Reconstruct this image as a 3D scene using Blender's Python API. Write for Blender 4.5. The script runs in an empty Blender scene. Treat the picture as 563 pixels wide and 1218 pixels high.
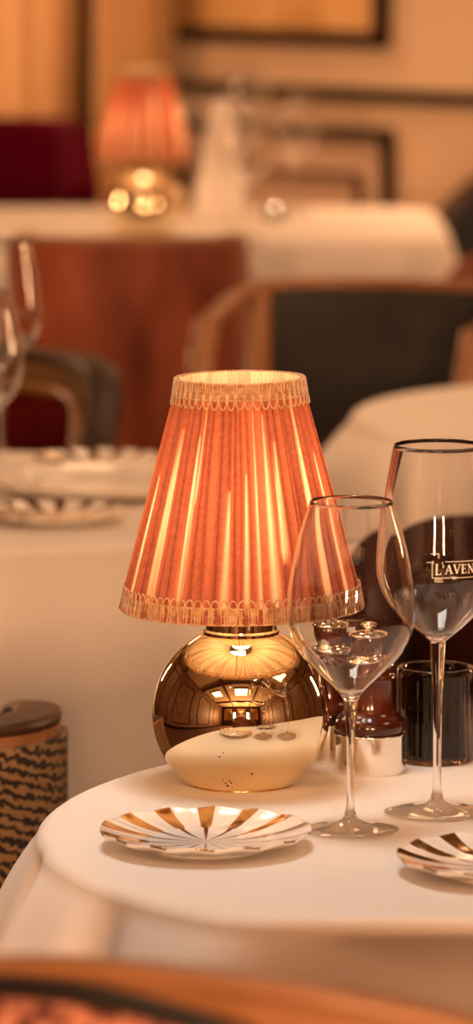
import bpy, bmesh, math, random
from mathutils import Vector, Matrix
PI = math.pi
random.seed(7)
S = bpy.context.scene
C = S.collection
TZ = 0.75                      # table height
EYE = 1.42

# ---------------------------------------------------------------- camera
FPX = 5650.0
PITCH = math.atan(766 / 5600)
cd = bpy.data.cameras.new('camera')
cam = bpy.data.objects.new('camera', cd)
C.objects.link(cam)
cam.location = (0, 0, EYE)
cam.rotation_euler = (PI / 2 - PITCH, 0, 0)
cd.sensor_fit = 'VERTICAL'
cd.sensor_height = 24
cd.lens = FPX / 1218 * 24
cd.clip_start = 0.05
cd.clip_end = 60
cd.dof.use_dof = True
cd.dof.focus_distance = 3.43
cd.dof.aperture_fstop = 4.5
S.camera = cam
S.view_settings.view_transform = 'Standard'
S.view_settings.look = 'None'
S.view_settings.gamma = 1
S.view_settings.use_curve_mapping = False
S.view_settings.exposure = -0.10
S.cycles.use_denoising = True
S.cycles.max_bounces = 14
S.cycles.transmission_bounces = 12
S.cycles.glossy_bounces = 6
S.cycles.diffuse_bounces = 4
S.cycles.transparent_max_bounces = 12
S.cycles.sample_clamp_indirect = 6
S.cycles.use_light_tree = True

def ray(px, py):
    d = Vector(((px - 281.5) / FPX, (609 - py) / FPX, -1))
    d.rotate(cam.rotation_euler)
    return d
def at(px, py, Y):                      # where a line of sight meets depth Y
    d = ray(px, py); k = Y / d.y
    return Vector((d.x * k, Y, EYE + d.z * k))
def on(px, py, z=TZ):                   # where it meets a horizontal plane
    d = ray(px, py); k = (z - EYE) / d.z
    return Vector((d.x * k, d.y * k, z))

# ---------------------------------------------------------------- materials
def lin(r, g, b):
    f = lambda c: (c / 255 / 12.92) if c / 255 <= .04045 else ((c / 255 + .055) / 1.055) ** 2.4
    return (f(r), f(g), f(b), 1)
def mat(name, col, rough=.6, metal=0, **kw):
    m = bpy.data.materials.new(name); m.use_nodes = True
    b = m.node_tree.nodes['Principled BSDF']
    b.inputs['Base Color'].default_value = tuple(col) if len(col) == 4 else (*col, 1)
    b.inputs['Roughness'].default_value = rough
    b.inputs['Metallic'].default_value = metal
    for k, v in kw.items():
        b.inputs[k.replace('_', ' ')].default_value = v
    return m
def nodes(m): return m.node_tree.nodes, m.node_tree.links, m.node_tree.nodes['Principled BSDF']
def noise_col(m, c1, c2, scale=8, detail=3, stretch=(1, 1, 1), bump=0, lo=.35, hi=.65, bscale=None):
    n, l, b = nodes(m)
    tc = n.new('ShaderNodeTexCoord'); mp = n.new('ShaderNodeMapping')
    mp.inputs['Scale'].default_value = stretch
    l.new(tc.outputs['Object'], mp.inputs['Vector'])
    t = n.new('ShaderNodeTexNoise'); t.inputs['Scale'].default_value = scale; t.inputs['Detail'].default_value = detail
    l.new(mp.outputs[0], t.inputs['Vector'])
    r = n.new('ShaderNodeValToRGB')
    r.color_ramp.elements[0].position = lo; r.color_ramp.elements[0].color = (*c1[:3], 1)
    r.color_ramp.elements[1].position = hi; r.color_ramp.elements[1].color = (*c2[:3], 1)
    l.new(t.outputs[0], r.inputs[0]); l.new(r.outputs[0], b.inputs['Base Color'])
    if bump:
        src = t
        if bscale:
            src = n.new('ShaderNodeTexNoise'); src.inputs['Scale'].default_value = bscale; src.inputs['Detail'].default_value = 2
            l.new(mp.outputs[0], src.inputs['Vector'])
        bp = n.new('ShaderNodeBump'); bp.inputs['Strength'].default_value = bump; bp.inputs['Distance'].default_value = .002
        l.new(src.outputs[0], bp.inputs['Height']); l.new(bp.outputs[0], b.inputs['Normal'])
    return m
def emit(name, col, s):
    m = bpy.data.materials.new(name); m.use_nodes = True
    n = m.node_tree.nodes; n.clear()
    e = n.new('ShaderNodeEmission'); e.inputs[0].default_value = (*col[:3], 1); e.inputs[1].default_value = s
    o = n.new('ShaderNodeOutputMaterial'); m.node_tree.links.new(e.outputs[0], o.inputs[0]); return m

M = {}
M['cloth'] = noise_col(mat('white_linen', (.84, .78, .72), .9), (.84, .78, .72), (.86, .80, .74), 2.5, 2, bump=.08, bscale=900)
M['gold'] = mat('polished_gold', (.93, .80, .56), .025, 1)
M['gold_dull'] = mat('aged_gold', (.75, .52, .26), .2, 1)
M['silver'] = mat('polished_silver', (.93, .88, .80), .06, 1)
M['steel'] = mat('brushed_steel', (.75, .72, .68), .25, 1)
M['glass'] = mat('clear_glass', (1, 1, 1), 0.0, 0, Transmission_Weight=1.0, IOR=1.5)
M['print'] = mat('white_print', (.95, .9, .82), .4)
M['smoke'] = mat('smoked_glass', (.16, .085, .045), .02, 0, Transmission_Weight=1.0, IOR=1.48)
M['wax'] = mat('dark_wax', (.012, .008, .006), .5)
M['walnut'] = noise_col(mat('red_brown_wood', (.06, .01, .004), .16, 0, Coat_Weight=.3), (.035, .005, .002), (.085, .015, .005), 14, 4, (1, 1, 3))
M['porcelain'] = mat('white_porcelain', (.88, .85, .80), .12, 0, Coat_Weight=.4)
M['wood'] = noise_col(mat('tan_wood', (.26, .10, .035), .35), (.21, .088, .034), (.30, .135, .058), 10, 4, (1, 6, 1))
M['wood_dark'] = noise_col(mat('dark_wood', (.05, .02, .01), .45, 0, Specular_IOR_Level=.3), (.028, .010, .004), (.055, .022, .009), 10, 4, (1, 6, 1))
M['moulding'] = mat('black_brown_moulding', (.010, .003, .002), .6, 0, Specular_IOR_Level=.15)
M['moulding_grey'] = mat('brown_moulding', (.10, .045, .025), .4)
M['wall'] = noise_col(mat('cream_wall', (.78, .56, .37), .75), (.76, .54, .355), (.80, .59, .39), 3, 2)
M['wall_side'] = noise_col(mat('brown_wall', (.11, .045, .02), .5), (.085, .034, .014), (.14, .06, .026), 3, 3)
M['wall_dark'] = noise_col(mat('dark_panelling', (.06, .022, .01), .35), (.045, .016, .008), (.09, .034, .015), 3, 5, (6, 6, 1))
M['panel'] = noise_col(mat('taupe_panel', (.62, .44, .30), .7), (.60, .42, .29), (.65, .46, .31), 3, 2)
M['picture'] = noise_col(mat('gilded_panel', (.5, .27, .09), .5), (.34, .15, .035), (.68, .40, .16), 3.4, 2, (1, 1, .6))
M['ceiling'] = mat('cream_ceiling', (.52, .38, .23), .8)
M['carpet'] = noise_col(mat('wine_carpet', (.05, .01, .008), .95), (.035, .008, .006), (.11, .03, .018), 40, 3)
M['curtain'] = noise_col(mat('gold_curtain', (.62, .40, .20), .6), (.54, .33, .15), (.68, .45, .24), 6, 3, (3, 3, .2))
M['burgundy'] = noise_col(mat('burgundy_velvet', (.09, .001, .010), .9, 0, Specular_IOR_Level=.05), (.06, .0004, .007), (.085, .0006, .012), 12, 3)
M['maroon'] = noise_col(mat('maroon_velvet', (.10, .006, .006), .9, 0, Specular_IOR_Level=.05), (.075, .003, .004), (.11, .008, .008), 12, 3)
M['rust'] = noise_col(mat('rust_velvet', (.25, .05, .015), .7, 0, Sheen_Weight=.15), (.13, .018, .005), (.33, .07, .022), 11, 4, (1, 1, .35), lo=.3, hi=.7)
M['slate'] = noise_col(mat('slate_fabric', (.03, .028, .03), .85), (.020, .017, .018), (.029, .025, .025), 20, 3)
M['black'] = mat('black_fabric', (.018, .017, .02), .8)
M['wine_dark'] = noise_col(mat('dark_wine_leather', (.02, .004, .003), .85, 0, Specular_IOR_Level=.1), (.014, .003, .003), (.03, .006, .005), 8, 3)
M['olive'] = noise_col(mat('olive_brown_fabric', (.13, .06, .018), .8), (.10, .045, .012), (.16, .08, .025), 14, 3)
M['piping'] = mat('black_piping', (.008, .006, .006), .5)
M['bulb'] = emit('lamp_bulb', (1, .70, .44), 28)
M['bright_point'] = emit('bright_point_glow', (1, .62, .36), 260)  # glow of the added bright spot on the far table
M['fill_panel'] = emit('fill_panel_glow', (1, .66, .38), 3)  # glowing face of the added ceiling and wall lights
M['braid'] = noise_col(mat('gold_braid', (.62, .34, .15), .5, 0, Sheen_Weight=.3), (.46, .21, .075), (.66, .37, .16), 220, 2)

# woven zig zag upholstery (lower left chair)
m = mat('zigzag_weave', (.1, .05, .02), .85); n, l, b = nodes(m)
tc = n.new('ShaderNodeTexCoord'); mp = n.new('ShaderNodeMapping')
l.new(tc.outputs['Object'], mp.inputs['Vector']); mp.inputs['Rotation'].default_value = (0, .35, 0)
w = n.new('ShaderNodeTexWave'); w.bands_direction = 'Z'; w.inputs['Scale'].default_value = 34; w.inputs['Distortion'].default_value = 5
w.inputs['Detail'].default_value = 1.5; w.inputs['Detail Scale'].default_value = 4.2
l.new(mp.outputs[0], w.inputs['Vector'])
r = n.new('ShaderNodeValToRGB'); r.color_ramp.elements[0].position = .35; r.color_ramp.elements[1].position = .62
r.color_ramp.elements[0].color = (.010, .006, .004, 1); r.color_ramp.elements[1].color = (.24, .14, .06, 1)
l.new(w.outputs[0], r.inputs[0]); l.new(r.outputs[0], b.inputs['Base Color'])
M['zigzag'] = m
# speckled red weave (front chair)
M['speckle'] = noise_col(mat('speckled_red_weave', (.3, .1, .07), .85), (.05, .008, .006), (.55, .22, .15), 95, 3, lo=.42, hi=.6)

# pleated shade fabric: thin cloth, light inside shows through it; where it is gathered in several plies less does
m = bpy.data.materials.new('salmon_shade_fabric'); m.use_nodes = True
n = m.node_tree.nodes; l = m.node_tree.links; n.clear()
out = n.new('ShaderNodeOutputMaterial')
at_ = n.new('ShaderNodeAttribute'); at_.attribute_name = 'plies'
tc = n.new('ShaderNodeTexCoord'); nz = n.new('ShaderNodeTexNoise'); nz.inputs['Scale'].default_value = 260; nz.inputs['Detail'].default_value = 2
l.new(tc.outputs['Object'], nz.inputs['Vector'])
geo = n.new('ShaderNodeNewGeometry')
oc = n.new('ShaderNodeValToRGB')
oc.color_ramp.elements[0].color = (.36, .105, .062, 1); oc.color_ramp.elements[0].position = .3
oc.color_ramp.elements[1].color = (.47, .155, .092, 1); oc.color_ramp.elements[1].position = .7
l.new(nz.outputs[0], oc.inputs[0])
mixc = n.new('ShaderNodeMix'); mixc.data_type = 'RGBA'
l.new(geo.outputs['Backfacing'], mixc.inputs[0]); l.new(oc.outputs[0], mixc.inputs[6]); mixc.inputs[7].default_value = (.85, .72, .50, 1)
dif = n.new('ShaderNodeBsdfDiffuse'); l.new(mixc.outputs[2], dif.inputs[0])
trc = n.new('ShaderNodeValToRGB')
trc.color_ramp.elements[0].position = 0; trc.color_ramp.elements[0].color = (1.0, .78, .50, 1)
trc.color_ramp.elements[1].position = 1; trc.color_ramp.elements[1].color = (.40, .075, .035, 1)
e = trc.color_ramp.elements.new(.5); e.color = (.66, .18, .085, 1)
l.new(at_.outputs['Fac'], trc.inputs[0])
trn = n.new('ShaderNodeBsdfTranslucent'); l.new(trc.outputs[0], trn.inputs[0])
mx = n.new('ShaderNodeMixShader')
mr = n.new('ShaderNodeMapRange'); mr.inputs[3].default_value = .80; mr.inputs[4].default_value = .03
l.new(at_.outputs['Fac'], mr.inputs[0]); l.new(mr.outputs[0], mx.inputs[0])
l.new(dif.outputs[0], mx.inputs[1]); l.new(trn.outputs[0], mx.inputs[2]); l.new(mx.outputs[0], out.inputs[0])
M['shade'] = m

# porcelain with radiating gilt bands
m = mat('gilt_striped_porcelain', (.88, .85, .80), .12, 0, Coat_Weight=.3); n, l, b = nodes(m)
tc = n.new('ShaderNodeTexCoord'); sp = n.new('ShaderNodeSeparateXYZ'); l.new(tc.outputs['Object'], sp.inputs[0])
a2 = n.new('ShaderNodeMath'); a2.operation = 'ARCTAN2'; l.new(sp.outputs['Y'], a2.inputs[0]); l.new(sp.outputs['X'], a2.inputs[1])
mu = n.new('ShaderNodeMath'); mu.operation = 'MULTIPLY'; mu.inputs[1].default_value = 14; l.new(a2.outputs[0], mu.inputs[0])
sn = n.new('ShaderNodeMath'); sn.operation = 'SINE'; l.new(mu.outputs[0], sn.inputs[0])
gt = n.new('ShaderNodeMath'); gt.operation = 'GREATER_THAN'; l.new(sn.outputs[0], gt.inputs[0])
ln = n.new('ShaderNodeVectorMath'); ln.operation = 'LENGTH'; l.new(tc.outputs['Object'], ln.inputs[0])
rr_ = n.new('ShaderNodeMapRange'); rr_.inputs[1].default_value = .0400; rr_.inputs[2].default_value = .0415; rr_.inputs[3].default_value = .82; rr_.inputs[4].default_value = .36
l.new(ln.outputs['Value'], rr_.inputs[0]); l.new(rr_.outputs[0], gt.inputs[1])
zz = n.new('ShaderNodeMath'); zz.operation = 'GREATER_THAN'; zz.inputs[1].default_value = .5
at2 = n.new('ShaderNodeAttribute'); at2.attribute_name = 'upper'; l.new(at2.outputs['Fac'], zz.inputs[0])
mm = n.new('ShaderNodeMath'); mm.operation = 'MULTIPLY'; l.new(gt.outputs[0], mm.inputs[0]); l.new(zz.outputs[0], mm.inputs[1])
mc = n.new('ShaderNodeMix'); mc.data_type = 'RGBA'; l.new(mm.outputs[0], mc.inputs[0])
mc.inputs[6].default_value = (.88, .85, .80, 1); mc.inputs[7].default_value = (.33, .19, .07, 1)
l.new(mc.outputs[2], b.inputs['Base Color']); l.new(mm.outputs[0], b.inputs['Metallic'])
M['gilt'] = m

# ---------------------------------------------------------------- helpers
def obj(name, bm, material, parent=None, smooth=True, loc=None):
    me = bpy.data.meshes.new(name)
    bmesh.ops.recalc_face_normals(bm, faces=bm.faces)
    bm.to_mesh(me); bm.free()
    if smooth:
        for p in me.polygons: p.use_smooth = True
    me.materials.append(material)
    o = bpy.data.objects.new(name, me); C.objects.link(o)
    if parent: o.parent = parent
    if loc is not None: o.location = loc
    return o
def sharp(o, ang=.6):
    me = o.data
    bm = bmesh.new(); bm.from_mesh(me)
    for e in bm.edges:
        if len(e.link_faces) == 2 and e.calc_face_angle(0) > ang: e.smooth = False
    bm.to_mesh(me); bm.free(); return o
def tag(o, label, cat, group=None):
    o['label'] = label; o['category'] = cat
    if group: o['group'] = group
    return o
def thing(name, label, cat, loc=(0, 0, 0), rotz=0, group=None):
    o = bpy.data.objects.new(name, None); C.objects.link(o); o.empty_display_size = .05
    o.location = loc; o.rotation_euler = (0, 0, rotz)
    return tag(o, label, cat, group)
def struct(name, bm, m, parent=None, smooth=False):
    o = obj(name, bm, m, parent, smooth)
    if not parent: o['kind'] = 'structure'
    return o
def dup(root, loc, rotz, label, group=None):
    r_ = root.copy(); C.objects.link(r_); r_.location = loc; r_.rotation_euler = (0, 0, rotz)
    r_['label'] = label
    if group: r_['group'] = group
    def kids(a, b_):
        for ch in list(a.children):
            c = ch.copy(); C.objects.link(c); c.parent = b_
            kids(ch, c)
    kids(root, r_)
    return r_
def lathe(bm, prof, seg=64, cx=0, cy=0, closed=False, rfun=None):
    """prof: list of (r, z); r==0 makes a pole; closed loops the profile"""
    rings = []
    for (r_, z) in prof:
        if r_ <= 1e-6: rings.append([bm.verts.new((cx, cy, z))])
        else:
            rings.append([bm.verts.new((cx + r_ * (rfun(2*PI*k/seg, r_, z) if rfun else 1) * math.cos(2*PI*k/seg),
                                        cy + r_ * (rfun(2*PI*k/seg, r_, z) if rfun else 1) * math.sin(2*PI*k/seg), z)) for k in range(seg)])
    prs = list(zip(rings, rings[1:])) + ([(rings[-1], rings[0])] if closed else [])
    for A, B in prs:
        if len(A) == 1 and len(B) == 1: continue
        for k in range(seg):
            j = (k + 1) % seg
            if len(A) == 1: bm.faces.new((A[0], B[j], B[k]))
            elif len(B) == 1: bm.faces.new((A[k], A[j], B[0]))
            else: bm.faces.new((A[k], A[j], B[j], B[k]))
    return bm
def spline(pts, n=6):
    """Catmull-Rom through 2-D/3-D points"""
    P = [Vector(p) for p in pts]; out_ = []
    for i in range(len(P) - 1):
        p0 = P[max(0, i-1)]; p1 = P[i]; p2 = P[i+1]; p3 = P[min(len(P)-1, i+2)]
        for k in range(n):
            t = k / n
            out_.append(.5 * ((2*p1) + (p2-p0)*t + (2*p0-5*p1+4*p2-p3)*t*t + (-p0+3*p1-3*p2+p3)*t*t*t))
    out_.append(P[-1]); return out_
def tube(bm, pts, r_, seg=8, closed=False, cap=True):
    P = [Vector(p) for p in pts]; rings = []; N = len(P)
    up = None
    for i, p in enumerate(P):
        if closed: t = (P[(i+1) % N] - P[i-1]).normalized()
        else: t = (P[min(N-1, i+1)] - P[max(0, i-1)]).normalized()
        if up is None:
            up = Vector((0, 0, 1)) if abs(t.z) < .9 else Vector((0, 1, 0))
        a = t.cross(up).normalized(); b_ = a.cross(t).normalized(); up = b_
        rr = r_[i] if isinstance(r_, (list, tuple)) else r_
        rings.append([bm.verts.new(p + a*rr*math.cos(2*PI*k/seg) + b_*rr*math.sin(2*PI*k/seg)) for k in range(seg)])
    for i in range(N if closed else N-1):
        A, B = rings[i], rings[(i+1) % N]
        for k in range(seg):
            bm.faces.new((A[k], A[(k+1) % seg], B[(k+1) % seg], B[k]))
    if cap and not closed:
        bm.faces.new(rings[0]); bm.faces.new(list(reversed(rings[-1])))
    return bm
def box(bm, x0, x1, y0, y1, z0, z1, Mx=None):
    vs = [bm.verts.new((x, y, z)) for x in (x0, x1) for y in (y0, y1) for z in (z0, z1)]
    for f in ((0,1,3,2),(4,6,7,5),(0,4,5,1),(2,3,7,6),(0,2,6,4),(1,5,7,3)):
        bm.faces.new([vs[i] for i in f])
    if Mx is not None:
        for v in vs: v.co = Mx @ v.co
    return bm
NB = bmesh.new

# ---------------------------------------------------------------- the room
# plan polygon: left x=-3, right x=3, back wall runs on a diagonal across the corner
SL = -.9                                 # back wall: y = 11 + SL * x
def wall_y(x): return 11 + SL * x
LX, RX, FY, H = -3.0, 3.0, -3.2, 2.9
bm = NB(); vs = [bm.verts.new((x, y, z)) for z in (-.1, 0) for x, y in ((LX-.2, FY-.2), (RX+.2, FY-.2), (RX+.2, wall_y(RX)+.3), (LX-.2, wall_y(LX)+.5))]
for f in ((3,2,1,0),(4,5,6,7),(0,1,5,4),(1,2,6,5),(2,3,7,6),(3,0,4,7)): bm.faces.new([vs[i] for i in f])
struct('floor', bm, M['carpet'])
bm = NB(); vs = [bm.verts.new((x, y, z)) for z in (H, H+.1) for x, y in ((LX-.2, FY-.2), (RX+.2, FY-.2), (RX+.2, wall_y(RX)+.3), (LX-.2, wall_y(LX)+.5))]
for f in ((3,2,1,0),(4,5,6,7),(0,1,5,4),(1,2,6,5),(2,3,7,6),(3,0,4,7)): bm.faces.new([vs[i] for i in f])
struct('ceiling', bm, M['ceiling'])
struct('wall_left', box(NB(), LX-.15, LX, FY, wall_y(LX)+.1, 0, H), M['wall_side'])
struct('wall_right', box(NB(), RX, RX+.15, FY, wall_y(RX), 0, H), M['wall_side'])
struct('wall_front', box(NB(), LX, RX, FY-.15, FY, 0, H), M['wall_dark'])
# back wall in its own frame: u along the wall to the right, v = toward the room
ang = math.atan(SL)
U = Vector((math.cos(ang), math.sin(ang), 0)); V = Vector((math.sin(ang), -math.cos(ang), 0))
WM = Matrix.Translation((0, 11, 0)) @ Matrix(((U.x, V.x, 0, 0), (U.y, V.y, 0, 0), (0, 0, 1, 0), (0, 0, 0, 1)))
struct('wall_back', box(NB(), -4.1, 4.1, -.15, 0, 0, H, WM), M['wall'])
def wpt(px, py, off=0.0):                # pixel -> (u, z) on the wall
    d = ray(px, py); o = Vector((0, 11, 0)) + V*off - Vector((0, 0, EYE))
    k = o.dot(V) / d.dot(V); p = d * k
    q = p + Vector((0, 0, EYE)) - Vector((0, 11, 0))
    return q.dot(U), q.z
def frame(name, u0, u1, z0, z1, w, d, m, kind='structure'):
    bm = NB()
    box(bm, u0-w/2, u0+w/2, 0, d, z0-w/2, z1+w/2, WM); box(bm, u1-w/2, u1+w/2, 0, d, z0-w/2, z1+w/2, WM)
    box(bm, u0+w/2, u1-w/2, 0, d, z0-w/2, z0+w/2, WM); box(bm, u0+w/2, u1-w/2, 0, d, z1-w/2, z1+w/2, WM)
    return struct(name, bm, m)
uR, z50 = wpt(458, 48); uL, _ = wpt(196, 48)
frame('trim_1', uL, uR, z50, 2.3, .036, .025, M['moulding'])
frame('trim_2', uL+.0, uR-.0, z50+.0, 2.3, .014, .034, M['wood_dark'])
bm = NB(); box(bm, uL+.02, uR-.02, 0, .008, z50+.02, 2.28, WM)
pic = tag(obj('wall_panel', bm, M['picture'], None, False), 'gilded golden panel in a dark frame high on the back wall', 'wall panel')
_, zr = wpt(350, 107)
bm = NB(); box(bm, -3.9, 3.9, 0, .03, zr-.012, zr+.012, WM); box(bm, -3.9, 3.9, 0, .018, zr-.020, zr-.012, WM)
struct('trim_3', bm, M['moulding'])
u2, z2 = wpt(465, 160); u2l, _ = wpt(205, 160)
frame('trim_4', u2l, u2, .30, z2, .028, .022, M['moulding'])
u3, z3 = wpt(431, 209); u3l, _ = wpt(226, 209)
frame('trim_5', u3l, u3, .36, z3, .018, .018, M['moulding_grey'])
bm = NB(); box(bm, u2l+.02, u2-.02, 0, .006, .32, z2-.02, WM)
struct('trim_6', bm, M['panel'])
u4, _ = wpt(620, 160)
frame('trim_7', u4, u4+1.0, .30, z2, .028, .022, M['moulding'])
frame('trim_8', u4, u4+1.0, z50, 2.3, .036, .025, M['moulding'])
struct('baseboard_back', box(NB(), -3.9, 3.9, 0, .02, 0, .14, WM), M['moulding'])
struct('baseboard_left', box(NB(), LX, LX+.02, FY, wall_y(LX)-.1, 0, .14), M['moulding'])
struct('baseboard_right', box(NB(), RX-.02, RX, FY, wall_y(RX)-.1, 0, .14), M['moulding'])
# dark strip standing in for deep fold shade between the two curtains
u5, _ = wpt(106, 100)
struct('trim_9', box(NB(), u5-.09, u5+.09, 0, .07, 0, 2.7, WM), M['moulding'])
# ceiling coffers
k = 0
for yy in (-1.2, 1.6, 4.4, 7.2):
    k += 1
    struct('trim_%d' % (10+k), box(NB(), LX, RX, yy-.07, yy+.07, H-.11, H), M['wall_dark'])
for xx in (-1.1, 1.1):
    k += 1
    struct('trim_%d' % (10+k), box(NB(), xx-.07, xx+.07, FY, 9.4, H-.10, H), M['wall_dark'])
# panels and mirrors on the wall behind the viewer and on the side walls
for i, x in enumerate((-2.0, 0, 2.0)):
    bm = NB(); box(bm, x-.55, x+.55, FY, FY+.02, .9, 2.5)
    struct('mirror_pane_%d' % (i+1), bm, mat('mirror_%d' % i, (.8, .62, .4), .12, 1))  # mirror pane on the wall out of view
    bm = NB()
    for a, b_, c, d in ((x-.6, x-.55, .85, 2.55), (x+.55, x+.6, .85, 2.55), (x-.55, x+.55, .85, .9), (x-.55, x+.55, 2.5, 2.55)): box(bm, a, b_, FY, FY+.05, c, d)
    struct('trim_%d' % (20+i), bm, M['gold_dull'])
for sx in (LX, RX):
    for i, y in enumerate((-1.5, .8, 3.1, 5.4, 7.2)):
        s = 1 if sx < 0 else -1
        bm = NB(); x0, x1 = sorted((sx, sx + s*.03))
        for a, b_, c, d in ((y-.8, y-.76, .3, 2.4), (y+.76, y+.8, .3, 2.4), (y-.76, y+.76, .3, .34), (y-.76, y+.76, 2.36, 2.4)): box(bm, x0, x1, a, b_, c, d)
        struct('trim_%d' % (30+i+(10 if s < 0 else 0)), bm, M['moulding'])

# curtains
def curtain(px0, px1, label, seed, n_f):
    rn = random.Random(seed)
    ua, _ = wpt(px0, 60, .12); ub, _ = wpt(px1, 60, .12)
    bm = NB(); N = n_f * 14; rows = 10; g = []
    ph = [rn.uniform(.7, 1.35) for _ in range(n_f)]; tot = sum(ph); acc = [0]
    for p in ph: acc.append(acc[-1] + p / tot)
    for j in range(rows + 1):
        z = .03 + (2.72 - .03) * j / rows; row = []
        for i in range(N + 1):
            t = i / N; f = 0
            while f < n_f - 1 and acc[f+1] < t: f += 1
            loc = (t - acc[f]) / (acc[f+1] - acc[f])
            amp = .055 * (1 + .15 * math.sin(j * .7 + f)) * (.7 + .3 * ph[f])
            v = .10 + amp * math.cos(2 * PI * loc)
            row.append(bm.verts.new(WM @ Vector((ua + (ub - ua) * t + .006*math.sin(j*.5+f), v, z))))
        g.append(row)
    for j in range(rows):
        for i in range(N): bm.faces.new((g[j][i], g[j][i+1], g[j+1][i+1], g[j+1][i]))
    o = obj('curtain', bm, M['curtain']); s = o.modifiers.new('thick', 'SOLIDIFY'); s.thickness = .004
    return tag(o, label, 'curtain', 'curtains along the back wall')
curtain(-120, 89, 'wide gold curtain hanging at the far left edge behind the burgundy chair', 3, 6)
curtain(125, 199, 'narrow gold curtain hanging right behind the far table lamp, beside the dark strip of fold shade', 5, 3)

# ---------------------------------------------------------------- added ceiling lights, out of view, that fill the room
def ceiling_fill(x, y, w, power, label, col=(1, .74, .47), spread=PI):
    t = thing('ceiling_fill', label, 'ceiling light', (x, y, H), 0, 'added square ceiling lights')
    bm = NB()
    for a in ((-w/2-.04, -w/2, -w/2-.04, w/2+.04), (w/2, w/2+.04, -w/2-.04, w/2+.04), (-w/2, w/2, -w/2-.04, -w/2), (-w/2, w/2, w/2, w/2+.04)):
        box(bm, a[0], a[1], a[2], a[3], -.05, 0)
    obj('frame', bm, M['gold_dull'], t, False)
    obj('fill_panel', box(NB(), -w/2, w/2, -w/2, w/2, -.02, -.008), M['fill_panel'], t, False)
    ld = bpy.data.lights.new('ceiling_fill_area', 'AREA'); ld.shape = 'SQUARE'; ld.size = w; ld.energy = power; ld.color = col
    ld.spread = spread
    lo = bpy.data.objects.new('ceiling_fill_glow', ld); C.objects.link(lo); lo.parent = t; lo.location = (0, 0, -.03)
    return t
WARM = (1, .53, .26); PALE = (.93, .95, .92)
ceiling_fill(-.15, 3.35, .6, 2.9, 'added square ceiling light over the front table', PALE, 1.15)
ceiling_fill(0, .6, .9, 13, 'added square ceiling light above the viewer', WARM)
ceiling_fill(-2.0, .6, .8, 12, 'added square ceiling light near the left end of the mirror wall', WARM)
ceiling_fill(2.0, 2.9, .8, 7, 'added square ceiling light by the right wall', WARM)
ceiling_fill(-2.0, 5.8, .8, 8, 'added square ceiling light by the left wall', WARM)
ceiling_fill(.0, 5.8, .8, 8, 'added square ceiling light in the middle of the room', WARM)
ceiling_fill(.4, 8.4, .8, 4, 'added square ceiling light over the far table', WARM)
ceiling_fill(-2.2, 11.3, .8, 50, 'added square ceiling light near the curtains', WARM)
ceiling_fill(1.15, 9.4, .6, 24, 'added square ceiling light close to the panelled wall', WARM, 1.25)
ceiling_fill(-.75, 10.95, .6, 30, 'added square ceiling light close over the curtain tops', WARM, 1.25)
# wall lights added behind the viewer as level fill on hanging cloth
for i, x in enumerate((-1.0, 1.0)):
    t = thing('wall_fill', 'added tall fill light between two mirrors, %s of the two' % ('left' if x < 0 else 'right'), 'wall light', (x, FY, 1.5), 0, 'added wall lights between the mirrors')
    obj('backplate', box(NB(), -.16, .16, 0, .02, -.45, .45), M['gold_dull'], t, False)
    obj('fill_panel', box(NB(), -.14, .14, .02, .06, -.42, .42), M['fill_panel'], t, False)
    ld = bpy.data.lights.new('wall_fill_glow', 'AREA'); ld.shape = 'RECTANGLE'; ld.size = .28; ld.size_y = .84; ld.energy = 280; ld.color = WARM
    lo = bpy.data.objects.new('wall_fill_glow', ld); C.objects.link(lo); lo.parent = t; lo.location = (0, .07, 0); lo.rotation_euler = (PI/2, 0, 0)
for x, y, rz in ((RX, 5.6, PI/2), (LX, 8.6, -PI/2)):  # side wall lights added out of view to brighten the back wall
    t = thing('wall_fill', 'added tall fill light on the %s side wall towards the back' % ('right' if x > 0 else 'left'), 'wall light', (x, y, 1.5), rz, 'added wall lights on the side walls')
    obj('backplate', box(NB(), -.16, .16, 0, .02, -.45, .45), M['gold_dull'], t, False)
    obj('fill_panel', box(NB(), -.14, .14, .02, .06, -.42, .42), M['fill_panel'], t, False)
    ld = bpy.data.lights.new('wall_fill_glow', 'AREA'); ld.shape = 'RECTANGLE'; ld.size = .28; ld.size_y = .84; ld.energy = 45; ld.color = WARM
    lo = bpy.data.objects.new('wall_fill_glow', ld); C.objects.link(lo); lo.parent = t; lo.location = (0, .07, 0); lo.rotation_euler = (PI/2, 0, 0)
# small ceiling spots, added out of view for glints on the glasses
for i, (x, y, p) in enumerate(((-.7, 1.2, 5), (.7, 1.2, 5), (-.55, 4.9, 5), (.7, 4.7, 5), (-1.8, 3.0, 4), (1.6, .4, 4), (.9, 6.6, 6), (-.6, 7.6, 8), (1.2, 8.4, 8))):
    t = thing('glint_spot', 'added small round spot in the cream ceiling, for glints', 'glint_spot', (x, y, H), 0, 'added small round spots in the ceiling')
    bm = NB(); lathe(bm, [(.030, -.001), (.030, -.012), (.050, -.012), (.050, -.001)], 24, closed=True); obj('ring', bm, M['gold'], t)
    bm = NB(); lathe(bm, [(0, -.004), (.029, -.004), (.029, -.001), (0, -.001)], 24); obj('lens', bm, emit('glint_lens_%d' % i, (1, .82, .6), 30), t)
    ld = bpy.data.lights.new('glint_beam', 'SPOT'); ld.energy = p*1.6; ld.color = (1, .66, .4); ld.spot_size = 1.3; ld.spot_blend = .6; ld.shadow_soft_size = .03
    lo = bpy.data.objects.new('glint_beam', ld); C.objects.link(lo); lo.parent = t; lo.location = (0, 0, -.03)

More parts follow.
